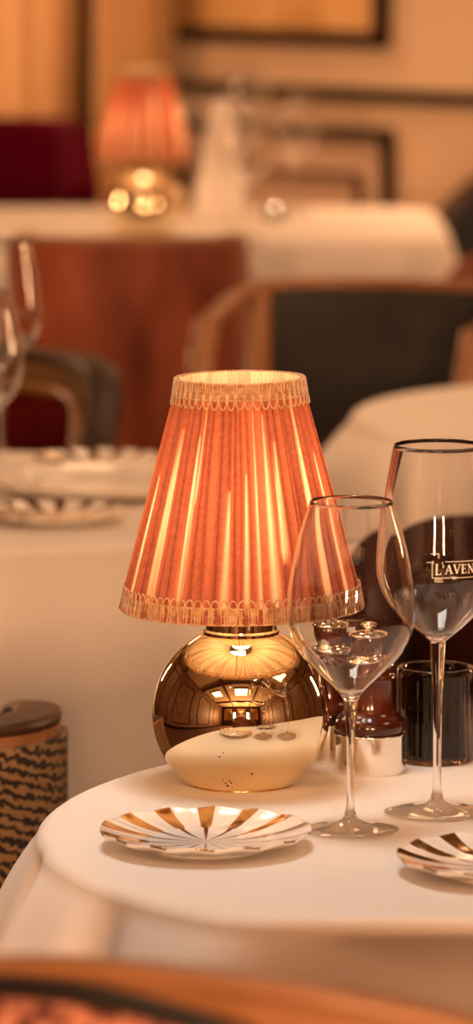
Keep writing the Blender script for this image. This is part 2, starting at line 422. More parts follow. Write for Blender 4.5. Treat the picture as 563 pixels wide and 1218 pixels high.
# ---------------------------------------------------------------- tables and tablecloths
def tablecloth(name, cx, cy, R, drop, label, folds, flare=.07, fl=.15, amp=.035, edge=.014, fs=.12):
    """R(theta) plan radius; folds: list of (angle deg, width deg, height)"""
    bm = NB(); N = 360; rings = []
    top = TZ
    def F(th):
        s = 0; d = math.degrees(th)
        for (a, w, h) in folds:
            q = (d - a + 180) % 360 - 180
            s += h * math.exp(-abs(q / w) ** (2 if w < 20 else 8))
        return s
    rows = [('t', .0), ('t', .35), ('t', .7), ('t', .88), ('t', .96)]
    for k in range(7): rows.append(('e', k / 6 * PI / 2))
    for k in range(1, 27): rows.append(('d', (k / 26) ** 1.3 * drop))
    for kd, v in rows:
        if kd == 't' and v == 0: rings.append([bm.verts.new((cx, cy, top))]); continue
        ring = []
        for i in range(N):
            th = 2 * PI * i / N; Rb = R(th) - edge; f = F(th)
            if kd == 't': rr, z = Rb * v, top
            elif kd == 'e':
                rr = Rb + edge * math.sin(v); z = top - edge * (1 - math.cos(v)); rr += f * amp * .04 * v
            else:
                rr = R(th) + flare * (1 - math.exp(-v / fl)) + (f if f > -1.5 else -1.5) * amp * (1 - math.exp(-v / fs)) * (1 + v) + min(0, f + 1.5) * .055 * (1 - math.exp(-v / .022))
                rr += f * amp * .04 * PI / 2
                z = top - edge - v
            ring.append(bm.verts.new((cx + rr * math.cos(th), cy + rr * math.sin(th), z)))
        rings.append(ring)
    for A, B in zip(rings, rings[1:]):
        for k in range(N):
            j = (k + 1) % N
            if len(A) == 1: bm.faces.new((A[0], B[k], B[j]))
            else: bm.faces.new((A[k], A[j], B[j], B[k]))
    o = obj(name, bm, M['cloth'])
    s = o.modifiers.new('thick', 'SOLIDIFY'); s.thickness = .0015; s.offset = 0
    return tag(o, label, 'tablecloth', 'white tablecloths')
def table(cx, cy, R, label):
    t = thing('dining_table', label, 'table', (cx, cy, 0), 0, 'cloth covered dining tables')
    bm = NB(); N = 96; a = []; b_ = []
    for i in range(N):
        th = 2*PI*i/N; r_ = R(th) - .035
        a.append(bm.verts.new((r_*math.cos(th), r_*math.sin(th), TZ-.016))); b_.append(bm.verts.new((r_*math.cos(th), r_*math.sin(th), TZ-.002)))
    for i in range(N): bm.faces.new((a[i], a[(i+1) % N], b_[(i+1) % N], b_[i]))
    bm.faces.new(b_); bm.faces.new(list(reversed(a)))
    obj('tabletop', bm, M['wood_dark'], t, False)
    bm = NB(); lathe(bm, [(0, .03), (.035, .03), (.03, .2), (.045, .5), (.035, TZ-.03), (0, TZ-.03)], 24); obj('pedestal', bm, M['wood_dark'], t)
    bm = NB(); lathe(bm, [(0, 0), (.22, 0), (.22, .02), (.05, .035), (0, .035)], 32); obj('foot', bm, M['wood_dark'], t)
MC = (.246, 3.266)
def Rm(th):
    s_ = -math.sin(th)
    return .386 if s_ < .3 else (.386**-30 + (.294/s_)**-30) ** (-1/30)
table(*MC, Rm, 'round table under the white cloth in front, carrying the large lamp')
tablecloth('tablecloth', *MC, Rm, .46, 'white cloth on the front table, under the large lamp',
           [(174, 6, .75), (199, 7, .55), (225, 7, 1.1), (310, 11, 1), (350, 12, 1), (30, 11, 1), (70, 12, 1), (108, 12, 1), (142, 8, 1),
            (188.5, 2.6, -1.5), (194, 3, .5), (207, 4, .5), (213, 3.2, -.7), (218, 3, .4), (262, 30, -2.3)], edge=.010, fs=.05, amp=.024)
LC = (-.30, 5.02)
Rl = lambda th: .40
table(*LC, Rl, 'round table under the white cloth at the left, behind the shade')
tablecloth('tablecloth', *LC, Rl, .5, 'white cloth on the left middle table, under the plates',
           [(a, 9, .8) for a in (20, 62, 100, 145, 190, 232, 262, 288, 330)] + [(248, 6, -.4), (276, 5, -.3), (306, 7, -.3)], .04)
RC = (.54, 5.80)
Rr = lambda th: .40
table(*RC, Rr, 'round table under the white cloth at the right, behind the tall glass')
tablecloth('tablecloth', *RC, Rr, .5, 'white cloth on the bare right table, behind the tall glass',
           [(a, 10, .8) for a in (15, 60, 105, 150, 183, 214, 238, 262, 300, 335)], .09, .10)
def sup(a, b_, n_): return lambda th: (abs(math.cos(th)/a)**n_ + abs(math.sin(th)/b_)**n_) ** (-1/n_)
FC = (-.21, 8.90)
Rf = sup(.60, .42, 9)
table(*FC, Rf, 'oblong table under the white cloth at the back, carrying the far lamp')
tablecloth('tablecloth', *FC, Rf, .5, 'white cloth on the far table near the back wall',
           [(a, 7, .8) for a in (10, 40, 75, 110, 150, 200, 235, 262, 290, 322, 345)], .03)

# ---------------------------------------------------------------- the lamp
def lamp(name, loc, label, tilt=0):
    t = thing(name, label, 'table lamp', loc, 0, 'table lamps with salmon shades')
    R0, zc = .0652, .0528
    # globe base
    bm = NB(); prof = [(0, 0), (.036, 0), (.0382, .0006), (.0386, .0016)]
    a0 = math.asin((.0024 - zc) / R0); a1 = math.acos(.0262 / R0)
    for i in range(41):
        a = a0 + (a1 - a0) * i / 40; prof.append((R0 * math.cos(a), zc + R0 * math.sin(a)))
    zt = prof[-1][1]; prof.append((0, zt))
    lathe(bm, prof, 128); o = obj('globe_base', bm, M['gold'], t); sharp(o, .7)
    bm = NB(); lathe(bm, [(.0388, .0), (.0398, .0007), (.0398, .0019), (.0388, .0026)], 96, closed=True); obj('foot_ring', bm, M['gold_dull'], t)
    rn = random.Random(4)
    for (u_, v_, s_) in ((-.17, -.66, 1.0), (-.15, -.70, 1.5), (-.11, -.66, .9), (-.13, -.63, .8), (-.20, -.63, .7), (.12, -.54, 1.0), (-.10, -.72, .7), (-.24, -.33, .9), (-.20, -.28, .7)):
        d = Vector((u_, -math.sqrt(1-u_*u_-v_*v_), v_)); p = Vector((0, 0, zc)) + d * (R0 + .0001)
        a = d.orthogonal().normalized(); b_ = d.cross(a); vs = []; bm = NB()
        for k in range(7):
            q = s_ * .00085 * rn.uniform(.5, 1.3); vs.append(bm.verts.new(p + a*q*math.cos(k*2*PI/7) + b_*q*math.sin(k*2*PI/7)))
        bm.faces.new(vs); obj('worn_spot', bm, M['piping'], t, False)
    # neck
    bm = NB(); lathe(bm, [(0, zt-.001), (.0278, zt-.001), (.0278, zt+.0015), (.0262, zt+.003), (.0262, zt+.026), (.024, zt+.028), (0, zt+.028)], 64)
    sharp(obj('neck', bm, M['gold'], t), .5)
    bm = NB(); lathe(bm, [(0, zt+.027), (.011, zt+.027), (.012, zt+.045), (.0145, zt+.05), (.0145, zt+.068), (0, zt+.068)], 32)
    sharp(obj('bulb_socket', bm, M['gold_dull'], t), .5)
    zb = .205
    bm = NB(); pr = [(0, zt+.067), (.010, zt+.067)]
    for i in range(14):
        a = -1.1 + (PI/2 + 1.1) * i / 13; pr.append((.020 * math.cos(a) if i < 13 else 0, zb + .020 * math.sin(a)))
    lathe(bm, pr, 32); obj('bulb', bm, M['bulb'], t)
    # shade group
    z0, z1, r0, r1 = .132, .2995, .0860, .0452
    sh = Matrix.Translation((0, 0, .21)) @ Matrix.Rotation(tilt, 4, 'Y') @ Matrix.Translation((0, 0, -.21))
    rn = random.Random(11)
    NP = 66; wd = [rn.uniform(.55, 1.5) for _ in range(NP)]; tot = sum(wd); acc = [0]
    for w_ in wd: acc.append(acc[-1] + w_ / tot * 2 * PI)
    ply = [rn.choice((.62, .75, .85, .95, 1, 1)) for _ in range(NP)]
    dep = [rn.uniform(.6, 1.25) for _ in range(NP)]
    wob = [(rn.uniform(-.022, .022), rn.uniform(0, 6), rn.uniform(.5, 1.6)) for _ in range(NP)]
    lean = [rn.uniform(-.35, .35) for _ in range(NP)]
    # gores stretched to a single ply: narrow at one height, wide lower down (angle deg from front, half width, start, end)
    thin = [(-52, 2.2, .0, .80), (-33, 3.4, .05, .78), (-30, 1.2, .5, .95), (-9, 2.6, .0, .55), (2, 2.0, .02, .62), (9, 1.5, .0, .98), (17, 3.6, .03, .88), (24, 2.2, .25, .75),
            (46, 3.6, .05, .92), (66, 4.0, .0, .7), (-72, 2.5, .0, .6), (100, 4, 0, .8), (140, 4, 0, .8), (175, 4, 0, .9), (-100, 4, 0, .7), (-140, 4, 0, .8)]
    K = 12; HN = 44
    bm = NB(); pl = bm.verts.layers.float.new('plies'); g = []
    for j in range(HN + 1):
        v = j / HN; row = []
        Rz = r0 + (r1 - r0) * v
        for p in range(NP):
            for k in range(K):
                u_ = k / K
                th = acc[p] + (acc[p+1] - acc[p]) * u_
                # wobble of the creases, continuous between pleats
                wa = wob[p]; wb = wob[(p+1) % NP]
                w1 = wa[0] * math.sin(wa[1] + v * 5 * wa[2]); w2 = wb[0] * math.sin(wb[1] + v * 5 * wb[2])
                th2 = th + (w1 * (1-u_) + w2 * u_) * (1 - .6*v)
                us = u_ + lean[p] * u_ * (1 - u_)
                prof_ = math.sin(PI * us) ** .38 if 0 < us < 1 else 0
                amp = (.0024 + .0036 * (1 - v)) * dep[p]
                r_ = Rz - .0028 + amp * prof_
                x, y = r_ * math.sin(th2), -r_ * math.cos(th2)
                vv = bm.verts.new(sh @ Vector((x, y, z0 + (z1 - z0) * v)))
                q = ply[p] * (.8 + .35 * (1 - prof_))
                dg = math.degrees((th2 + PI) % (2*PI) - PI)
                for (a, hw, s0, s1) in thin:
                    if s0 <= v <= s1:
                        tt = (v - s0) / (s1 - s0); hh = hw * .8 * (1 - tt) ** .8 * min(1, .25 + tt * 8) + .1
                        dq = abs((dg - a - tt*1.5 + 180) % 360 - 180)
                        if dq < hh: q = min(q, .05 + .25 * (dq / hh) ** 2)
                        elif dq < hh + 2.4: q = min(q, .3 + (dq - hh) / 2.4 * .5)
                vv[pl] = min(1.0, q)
                row.append(vv)
        g.append(row)
    L = NP * K
    for j in range(HN):
        for k in range(L): bm.faces.new((g[j][k], g[j][(k+1) % L], g[j+1][(k+1) % L], g[j+1][k]))
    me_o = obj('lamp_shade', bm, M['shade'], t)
    # braid trims: edge cords, upright stitches and a row of little loops
    def braid(zb_, zt_, rb, rt, nl, up, nm):
        bm = NB()
        def P(th, s, off=0):
            z = zb_ + (zt_ - zb_) * s; r_ = rb + (rt - rb) * s + off
            return sh @ Vector((r_ * math.sin(th), -r_ * math.cos(th), z))
        seg = nl * 4
        # thin backing tape
        A, B, A2, B2 = [], [], [], []
        for k in range(seg):
            th = 2*PI*k/seg
            A.append(bm.verts.new(P(th, 0, .0003))); B.append(bm.verts.new(P(th, 1, .0003)))
            A2.append(bm.verts.new(P(th, 0, -.0004))); B2.append(bm.verts.new(P(th, 1, -.0004)))
        for k in range(seg):
            j = (k+1) % seg
            bm.faces.new((A[k], A[j], B[j], B[k])); bm.faces.new((A2[j], A2[k], B2[k], B2[j]))
            bm.faces.new((B[k], B[j], B2[j], B2[k])); bm.faces.new((A2[k], A2[j], A[j], A[k]))
        for s in (.06, .94) :
            tube(bm, [P(2*PI*k/seg, s + (.05 if k % 2 else -.02), .0009) for k in range(seg)], .00075, 5, closed=True)
        tube(bm, [P(2*PI*k/seg, .5 + (.06 if k % 2 else -.06), .0009) for k in range(seg)], .0006, 4, closed=True)
        dth = 2*PI / nl
        for i in range(nl):
            th = i * dth
            for du in (-.25, .25):
                tube(bm, [P(th + (du + .10*math.sin(q*PI)*(1 if du > 0 else -1)) * dth, q, .0012) for q in (.05, .28, .5, .72, .95)], .0007, 4)
            pts = []
            for q in range(9):
                a = PI * q / 8
                s = (1 + .42 * math.sin(a)) if up else (-.42 * math.sin(a))
                if q in (0, 8): s = .6 if up else .4
                pts.append(P(th - .44 * dth * math.cos(a), s, .0012 + .0003*math.sin(a)))
            tube(bm, pts, .00068, 5)
        obj(nm, bm, M['braid'], t)
    braid(.1310, .1435, .0880, .0858, 84, True, 'bottom_braid')
    braid(.2870, .3000, .0482, .0462, 50, False, 'top_braid')
    # carrier holding the shade
    bm = NB()
    for i in range(3):
        a = i * 2*PI/3 + .4
        tube(bm, [Vector((.012*math.cos(a), .012*math.sin(a), zt+.05)), Vector((.05*math.cos(a), .05*math.sin(a), .139)), Vector((.0825*math.cos(a), .0825*math.sin(a), .137))], .0008, 6)
    tube(bm, [Vector((.0825*math.cos(2*PI*k/48), .0825*math.sin(2*PI*k/48), .137)) for k in range(48)], .0008, 6, closed=True)
    obj('shade_carrier', bm, M['gold_dull'], t)
    return t
pL = on(287, 932)
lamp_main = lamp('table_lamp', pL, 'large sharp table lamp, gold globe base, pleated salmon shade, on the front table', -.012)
pF = on(171, 280)
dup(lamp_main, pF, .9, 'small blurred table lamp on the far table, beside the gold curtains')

# ---------------------------------------------------------------- wine glasses
def inset(prof, t):
    """offset a profile of (r,z) inward (towards the axis)"""
    P = [Vector(p) for p in prof]; o_ = []
    for i, p in enumerate(P):
        d = (P[min(len(P)-1, i+1)] - P[max(0, i-1)]).normalized()
        nrm = Vector((-d.y, d.x))
        q = p + nrm * t; o_.append((max(q.x, 0.0), q.y))
    return o_
def wine_glass(name, loc, label, bowl, stem, foot_r, th=.0009, group=None):
    """bowl: (r,z) from base of bowl up to the rim; stem: (r,z) from foot up"""
    t = thing(name, label, 'wine glass', loc, 0, group)
    outer = [tuple(p) for p in spline(bowl, 7)]
    inner = inset(outer, th)
    zb = bowl[0][1]
    # inner floor of the bowl: close smoothly on the axis above the stem
    inn = [p for p in inner if p[1] > zb + .006]
    r_in, z_in = inn[0]
    floor_ = [(0, z_in - .35*r_in), (r_in*.5, z_in - .26*r_in)]
    rim = [((outer[-1][0] + inn[-1][0]) / 2, outer[-1][1] + .0004)]
    prof = floor_ + inn + rim + list(reversed(outer)) + [(0, zb)]
    bm = NB(); lathe(bm, prof, 96); obj('bowl', bm, M['glass'], t)
    st = [tuple(p) for p in spline(stem, 6)]
    bm = NB(); lathe(bm, [(0, 0.0002), (foot_r - .002, .0002), (foot_r, .0008), (foot_r - .0008, .0018), (foot_r*.75, .0026), (foot_r*.45, .0040), (.010, .0062)] + st + [(0, st[-1][1])], 80)
    obj('stem_and_foot', bm, M['glass'], t)
    return t
small_bowl = [(.0052, .0930), (.0088, .0985), (.0150, .1048), (.0240, .1133), (.0335, .1232), (.0398, .1334), (.0434, .1440), (.0446, .1565), (.0437, .1720), (.0405, .1900), (.0360, .2090), (.0287, .2323)]
small_stem = [(.0058, .0085), (.0036, .0135), (.0027, .022), (.0026, .040), (.0030, .065), (.0038, .081), (.0052, .0930)]
g1 = wine_glass('wine_glass', on(417, 988), 'smaller empty wine glass in front of the shade, nearest the striped side plate', small_bowl, small_stem, .0345, group='empty wine glasses')
big_bowl = [(.0055, .1240), (.0100, .1275), (.0190, .1350), (.0290, .1450), (.0380, .1570), (.0428, .1710), (.0432, .1850), (.0412, .2060), (.0370, .2350), (.0318, .2640)]
big_stem = [(.0060, .0085), (.0038, .0140), (.0030, .025), (.0030, .055), (.0036, .085), (.0048, .108), (.0055, .1240)]
g2 = wine_glass('wine_glass', on(520, 967), 'tall empty wine glass printed with a white framed name, at the right', big_bowl, big_stem, .038, group='empty wine glasses')
# printed name on the tall glass: serif capitals in a thin frame, wrapped on the bowl
bigp = spline(big_bowl, 12)
def rad_at(z):
    for a, b_ in zip(bigp, bigp[1:]):
        if a.y <= z <= b_.y: return a.x + (b_.x - a.x) * (z - a.y) / max(1e-9, b_.y - a.y)
    return .043
GL = {'L': ([(.2, 0, .2, 1, .16), (.2, .04, .75, .04, .07), (.75, 0, .75, .25, .06)], [(.02, .4, 0), (.02, .4, 1)], .82),
      "'": ([(.12, .7, .2, 1, .10)], [], .30),
      'A': ([(.08, 0, .48, 1, .07), (.48, 1, .86, 0, .15), (.25, .34, .72, .34, .06)], [(-.05, .25, 0), (.68, 1.0, 0)], .98),
      'V': ([(.12, 1, .5, 0, .15), (.5, 0, .88, 1, .07)], [(-.05, .3, 1), (.72, 1.02, 1)], .98),
      'E': ([(.2, 0, .2, 1, .16), (.2, .04, .72, .04, .07), (.2, .96, .7, .96, .07), (.2, .52, .55, .52, .06), (.72, 0, .72, .22, .05), (.70, .8, .70, 1, .05), (.55, .4, .55, .64, .05)], [(.02, .3, 0), (.02, .3, 1)], .84),
      'N': ([(.16, 0, .16, 1, .06), (.14, 1, .82, 0, .16), (.82, 0, .82, 1, .06)], [(0, .34, 0), (-.02, .22, 1), (.66, .98, 1)], 1.02),
      'U': ([(.18, .25, .18, 1, .16), (.18, .25, .30, .05, .14), (.30, .05, .62, .03, .07), (.62, .03, .78, .25, .07), (.78, .25, .78, 1, .06)], [(0, .38, 1), (.62, .94, 1)], .98)}
bm = NB()
TH, TZ0, TS = .0062, .1785, -.0040
def wrap(s, z):
    r_ = rad_at(z) + .00025; a = s / .043
    return Vector((r_ * math.sin(a), -r_ * math.cos(a), z))
def stroke(x0, y0, x1, y1, w):
    d = Vector((x1-x0, y1-y0)); d.normalize(); nn = Vector((-d.y, d.x)) * w / 2; prev = None; N = 6
    for i in range(N+1):
        c = Vector((x0, y0)).lerp(Vector((x1, y1)), i / N)
        a = bm.verts.new(wrap(c.x + nn.x, c.y + nn.y)); b_ = bm.verts.new(wrap(c.x - nn.x, c.y - nn.y))
        if prev: bm.faces.new((prev[0], a, b_, prev[1]))
        prev = (a, b_)
cx = TS
for i, ch in enumerate("L'AVENUE"):
    h = TH * (1.18 if i == 0 else 1); st, sf, adv = GL[ch]
    z00 = TZ0 - (TH*.12 if i == 0 else 0)
    for (a, b_, c, d, w_) in st: stroke(cx + a*TH*.85, z00 + b_*h, cx + c*TH*.85, z00 + d*h, w_*TH)
    for (a, b_, yy) in sf: stroke(cx + a*TH*.85, z00 + yy*h, cx + b_*TH*.85, z00 + yy*h, .06*TH)
    cx += (adv + .10) * TH * .85
xe = cx + .0015; xs = TS - .0020; zl, zh = TZ0 - .0030, TZ0 + TH + .0022
def line(x0, z0, x1, z1, w=.0004):
    n_ = max(1, int(abs(x1-x0)/.004)); 
    for i in range(n_): stroke(x0+(x1-x0)*i/n_, z0+(z1-z0)*i/n_, x0+(x1-x0)*(i+1)/n_, z0+(z1-z0)*(i+1)/n_, w)
line(xs, zl, xe, zl); line(xe, zl, xe, zh); line(xe, zh, xs+.009, zh); line(xs, zl, xs, zh-.0005); line(xs, zh-.0005, xs-.0035, zh-.0005)
line(xs-.001, zh+.0055, xs+.0045, zh+.0055); line(xs+.0045, zh+.0055, xs+.0045, zh+.0025)
pr = obj('printed_name', bm, M['print'], g2, False)
pr['label'] = 'white printed name in capitals inside a thin frame'
# glasses of the left and far tables
dup(g2, on(3, 574), 2.0, 'blurred wine glass on the left table, the one standing further back', 'empty wine glasses')
dup(g1, on(-22, 612), 2.4, 'blurred wine glass on the left table, cut by the picture edge', 'empty wine glasses')
GG = 'glasses on the far table'
dup(g2, on(296, 254), 1.9, 'tallest blurred glass in the cluster on the far table', GG)
dup(g1, on(232, 252), 1.0, 'blurred glass on the far table nearest the far lamp', GG)
dup(g1, on(352, 256), 1.5, 'blurred glass on the far table, rightmost of the cluster', GG)
dup(g1, on(293, 285), 2.5, 'blurred glass on the far table, front one of the cluster', GG)

# ---------------------------------------------------------------- plates
def plate(name, loc, rotz, label, R, m, group, hgt=.0135, flutes=14, well=.45):
    bm = NB(); seg = flutes * 12; up_l = bm.verts.layers.float.new('upper')
    rf = lambda th: 1 + .012 * abs(math.sin(th * flutes / 2 + PI/4)) 
    up = spline([(0, .0040), (R*.25, .0041), (R*well, .0048), (R*.70, .0075), (R*.88, .0108), (R*.985, hgt), (R, hgt-.0004)], 5)
    lo = spline([(R*.99, hgt-.0022), (R*.86, .0076), (R*.66, .0034), (R*.56, .0016), (R*.55, 0), (R*.50, 0), (R*.49, .0014), (0, .0016)], 4)
    rings = []
    for kind, pr_ in ((1, up), (0, lo)):
        for p in pr_:
            if p.x < 1e-6:
                v = bm.verts.new((0, 0, p.y)); v[up_l] = kind; rings.append([v]); continue
            ring = []
            w_ = min(1, max(0, (p.x / R - .3) / .7))
            for k in range(seg):
                th = 2*PI*k/seg; f = 1 + (rf(th) - 1) * w_
                dz = .0007 * w_ * math.cos(th * flutes)
                v = bm.verts.new((p.x*f*math.cos(th), p.x*f*math.sin(th), p.y + (dz if p.x > R*.6 else 0))); v[up_l] = kind; ring.append(v)
            rings.append(ring)
    for A, B in zip(rings, rings[1:]):
        for k in range(seg):
            j = (k+1) % seg
            if len(A) == 1: bm.faces.new((A[0], B[j], B[k]))
            elif len(B) == 1: bm.faces.new((A[k], A[j], B[0]))
            else: bm.faces.new((A[k], A[j], B[j], B[k]))
    o = obj(name, bm, m, None, True, (loc.x, loc.y, loc.z + .0008)); o.rotation_euler = (0, 0, rotz)
    return tag(o, label, 'plate', group)
GP = 'side plates with gold stripes'
sp1 = plate('side_plate', on(245, 1009), .112, 'gold striped side plate in front of the lamp globe', .0725, M['gilt'], GP)
def dup1(o, loc, rz, label, group):
    c = o.copy(); C.objects.link(c); c.location = (loc.x, loc.y, loc.z + .0008); c.rotation_euler = (0, 0, rz); c['label'] = label; c['group'] = group; return c
dup1(sp1, on(602, 1040), .2, 'gold striped side plate cut by the right edge, below the tall glass', GP)
dup1(sp1, on(68, 622), .1, 'blurred gold striped side plate at the front of the left table', GP)
dup1(sp1, on(118, 558), .25, 'blurred gold striped side plate at the back of the left table', GP)
plate('dinner_plate', on(122, 588), 0, 'plain white dinner plate between the striped plates on the left table', .118, M['porcelain'], 'plain dinner plates', .019, 14, .6)

# ---------------------------------------------------------------- pepper mills
def mill(name, loc, label, rz=0):
    t = thing(name, label, 'pepper mill', loc, rz, 'small wood and silver mills')
    bm = NB(); lathe(bm, [(0, .0003), (.0258, .0003), (.0264, .0010), (.0262, .0292), (.0250, .0298), (0, .0298)], 72); sharp(obj('silver_base', bm, M['silver'], t), .5)
    bm = NB(); tube(bm, [Vector((.0262*math.cos(2*PI*k/96), .0262*math.sin(2*PI*k/96), .0296)) for k in range(96)], [.0006 + (.0003 if k % 2 else 0) for k in range(96)], 6, closed=True); obj('beaded_rim', bm, M['silver'], t)
    pr_ = spline([(.0250, .0302), (.0262, .0330), (.0262, .0375), (.0245, .0410), (.0205, .0450), (.0185, .0500), (.0178, .0600), (.0182, .0690), (.0192, .0715), (.0185, .0735), (.0168, .0750), (.0164, .0800)], 5)
    bm = NB(); lathe(bm, [(0, .0302)] + [tuple(p) for p in pr_] + [(0, .0800)], 72); obj('turned_body', bm, M['walnut'], t)
    bm = NB(); lathe(bm, [(0, .0802), (.0178, .0802), (.0184, .0812), (.0176, .0826), (.0120, .0850), (.0125, .0862), (0, .0862)], 64); obj('collar', bm, M['silver'], t)
    bm = NB(); lathe(bm, [(0, .0862)] + [tuple(p) for p in spline([(.0115, .0864), (.0130, .0900), (.0142, .0960), (.0138, .1015)], 4)] + [(0, .1015)], 64); obj('grinding_head', bm, M['walnut'], t)
    bm = NB(); lathe(bm, [(0, .1016), (.0160, .1016), (.0166, .1024), (.0150, .1038), (.0085, .1055), (.0036, .1062), (.0034, .1075), (.0062, .1092), (.0066, .1108), (.0050, .1122), (0, .1126)], 64)
    obj('cap_and_knob', bm, M['silver'], t)
    return t
m1 = mill('pepper_mill', on(440, 918), 'wood and silver mill in front of the dark candle glass, the nearer one')
dup(m1, on(399, 905) + Vector((-.006, .006, 0)), 1.0, 'wood and silver mill half hidden behind the gold globe')

# dark fluted candle glass
t = thing('candle_holder', 'dark fluted smoked glass candle holder behind the tall glass stem', 'candle holder', on(518, 905))
NF = 26
def rib(th, r_, z): return 1 - (.030 * (1 - abs(math.cos(th * NF / 2))) if .004 < z < .066 and r_ > .0255 else 0)
bm = NB(); lathe(bm, [(0, .0004), (.0270, .0004), (.0288, .0016), (.0292, .006), (.0292, .02), (.0291, .04), (.0291, .063), (.0292, .068), (.0290, .0712), (.0280, .0722), (.0255, .0722), (.0247, .0712), (.0245, .06), (.0245, .008), (.0235, .006), (0, .006)], 26*8, rfun=rib)
obj('fluted_glass', bm, M['smoke'], t)
bm = NB(); lathe(bm, [(0, .0062), (.0238, .0062), (.0240, .007), (.0240, .041), (.0235, .0418), (.004, .0405), (0, .0405)], 64); obj('candle', bm, M['wax'], t)
bm = NB(); tube(bm, [(0, 0, .0402), (.0003, 0, .045), (.001, 0, .050)], .0006, 6); obj('wick', bm, M['piping'], t)

# added pale upright in place of an unidentified shape among the far glasses
bm = NB(); N = 48; rg = []
for j, (z, r_) in enumerate(((.0004, .040), (.03, .043), (.07, .040), (.11, .031), (.16, .022), (.21, .017), (.235, .010))):
    rg.append([bm.verts.new((r_*(1 + .22*math.cos(6*2*PI*k/N + j*.25))*math.cos(2*PI*k/N), r_*(1 + .22*math.cos(6*2*PI*k/N + j*.25))*math.sin(2*PI*k/N)*.6, z)) for k in range(N)])
for A, B in zip(rg, rg[1:]):
    for k in range(N): bm.faces.new((A[k], A[(k+1) % N], B[(k+1) % N], B[k]))
bm.faces.new(rg[0]); bm.faces.new(rg[-1])
tag(obj('pale_upright', bm, M['cloth'], None, True, on(264, 268)), 'blurred tall pale upright shape added among the glasses on the far table', 'pale_shape')
# far table: brass shaker beside lamp, added glowing cup for an unidentified bright spot
t = thing('brass_shaker', 'small blurred brass pot on the far table, right of the far lamp base', 'shaker', on(212, 262))
bm = NB(); lathe(bm, [(0, .0002), (.018, .0002), (.021, .006), (.021, .03), (.017, .038), (.017, .042), (0, .042)], 40); obj('body', bm, M['gold'], t)
bm = NB(); lathe(bm, [(0, .042), (.018, .042), (.017, .050), (.007, .056), (.006, .060), (0, .062)], 40); obj('lid', bm, M['gold'], t)
t = thing('bright_spot_cup', 'small added bright spot in a glass cup near the middle of the far table', 'candle', on(327, 262))
bm = NB(); lathe(bm, [(0, .0003), (.018, .0003), (.020, .002), (.022, .026), (.0205, .026), (.0185, .004), (0, .004)], 32); obj('glass_cup', bm, M['glass'], t)
bm = NB(); lathe(bm, [(0, .0042), (.0175, .0042), (.0178, .013), (0, .013)], 32); obj('wax', bm, M['porcelain'], t)
bm = NB(); lathe(bm, [(0, .0132), (.0016, .0155), (.0020, .018), (.0012, .023), (0, .027)], 12); obj('bright_point', bm, M['bright_point'], t)

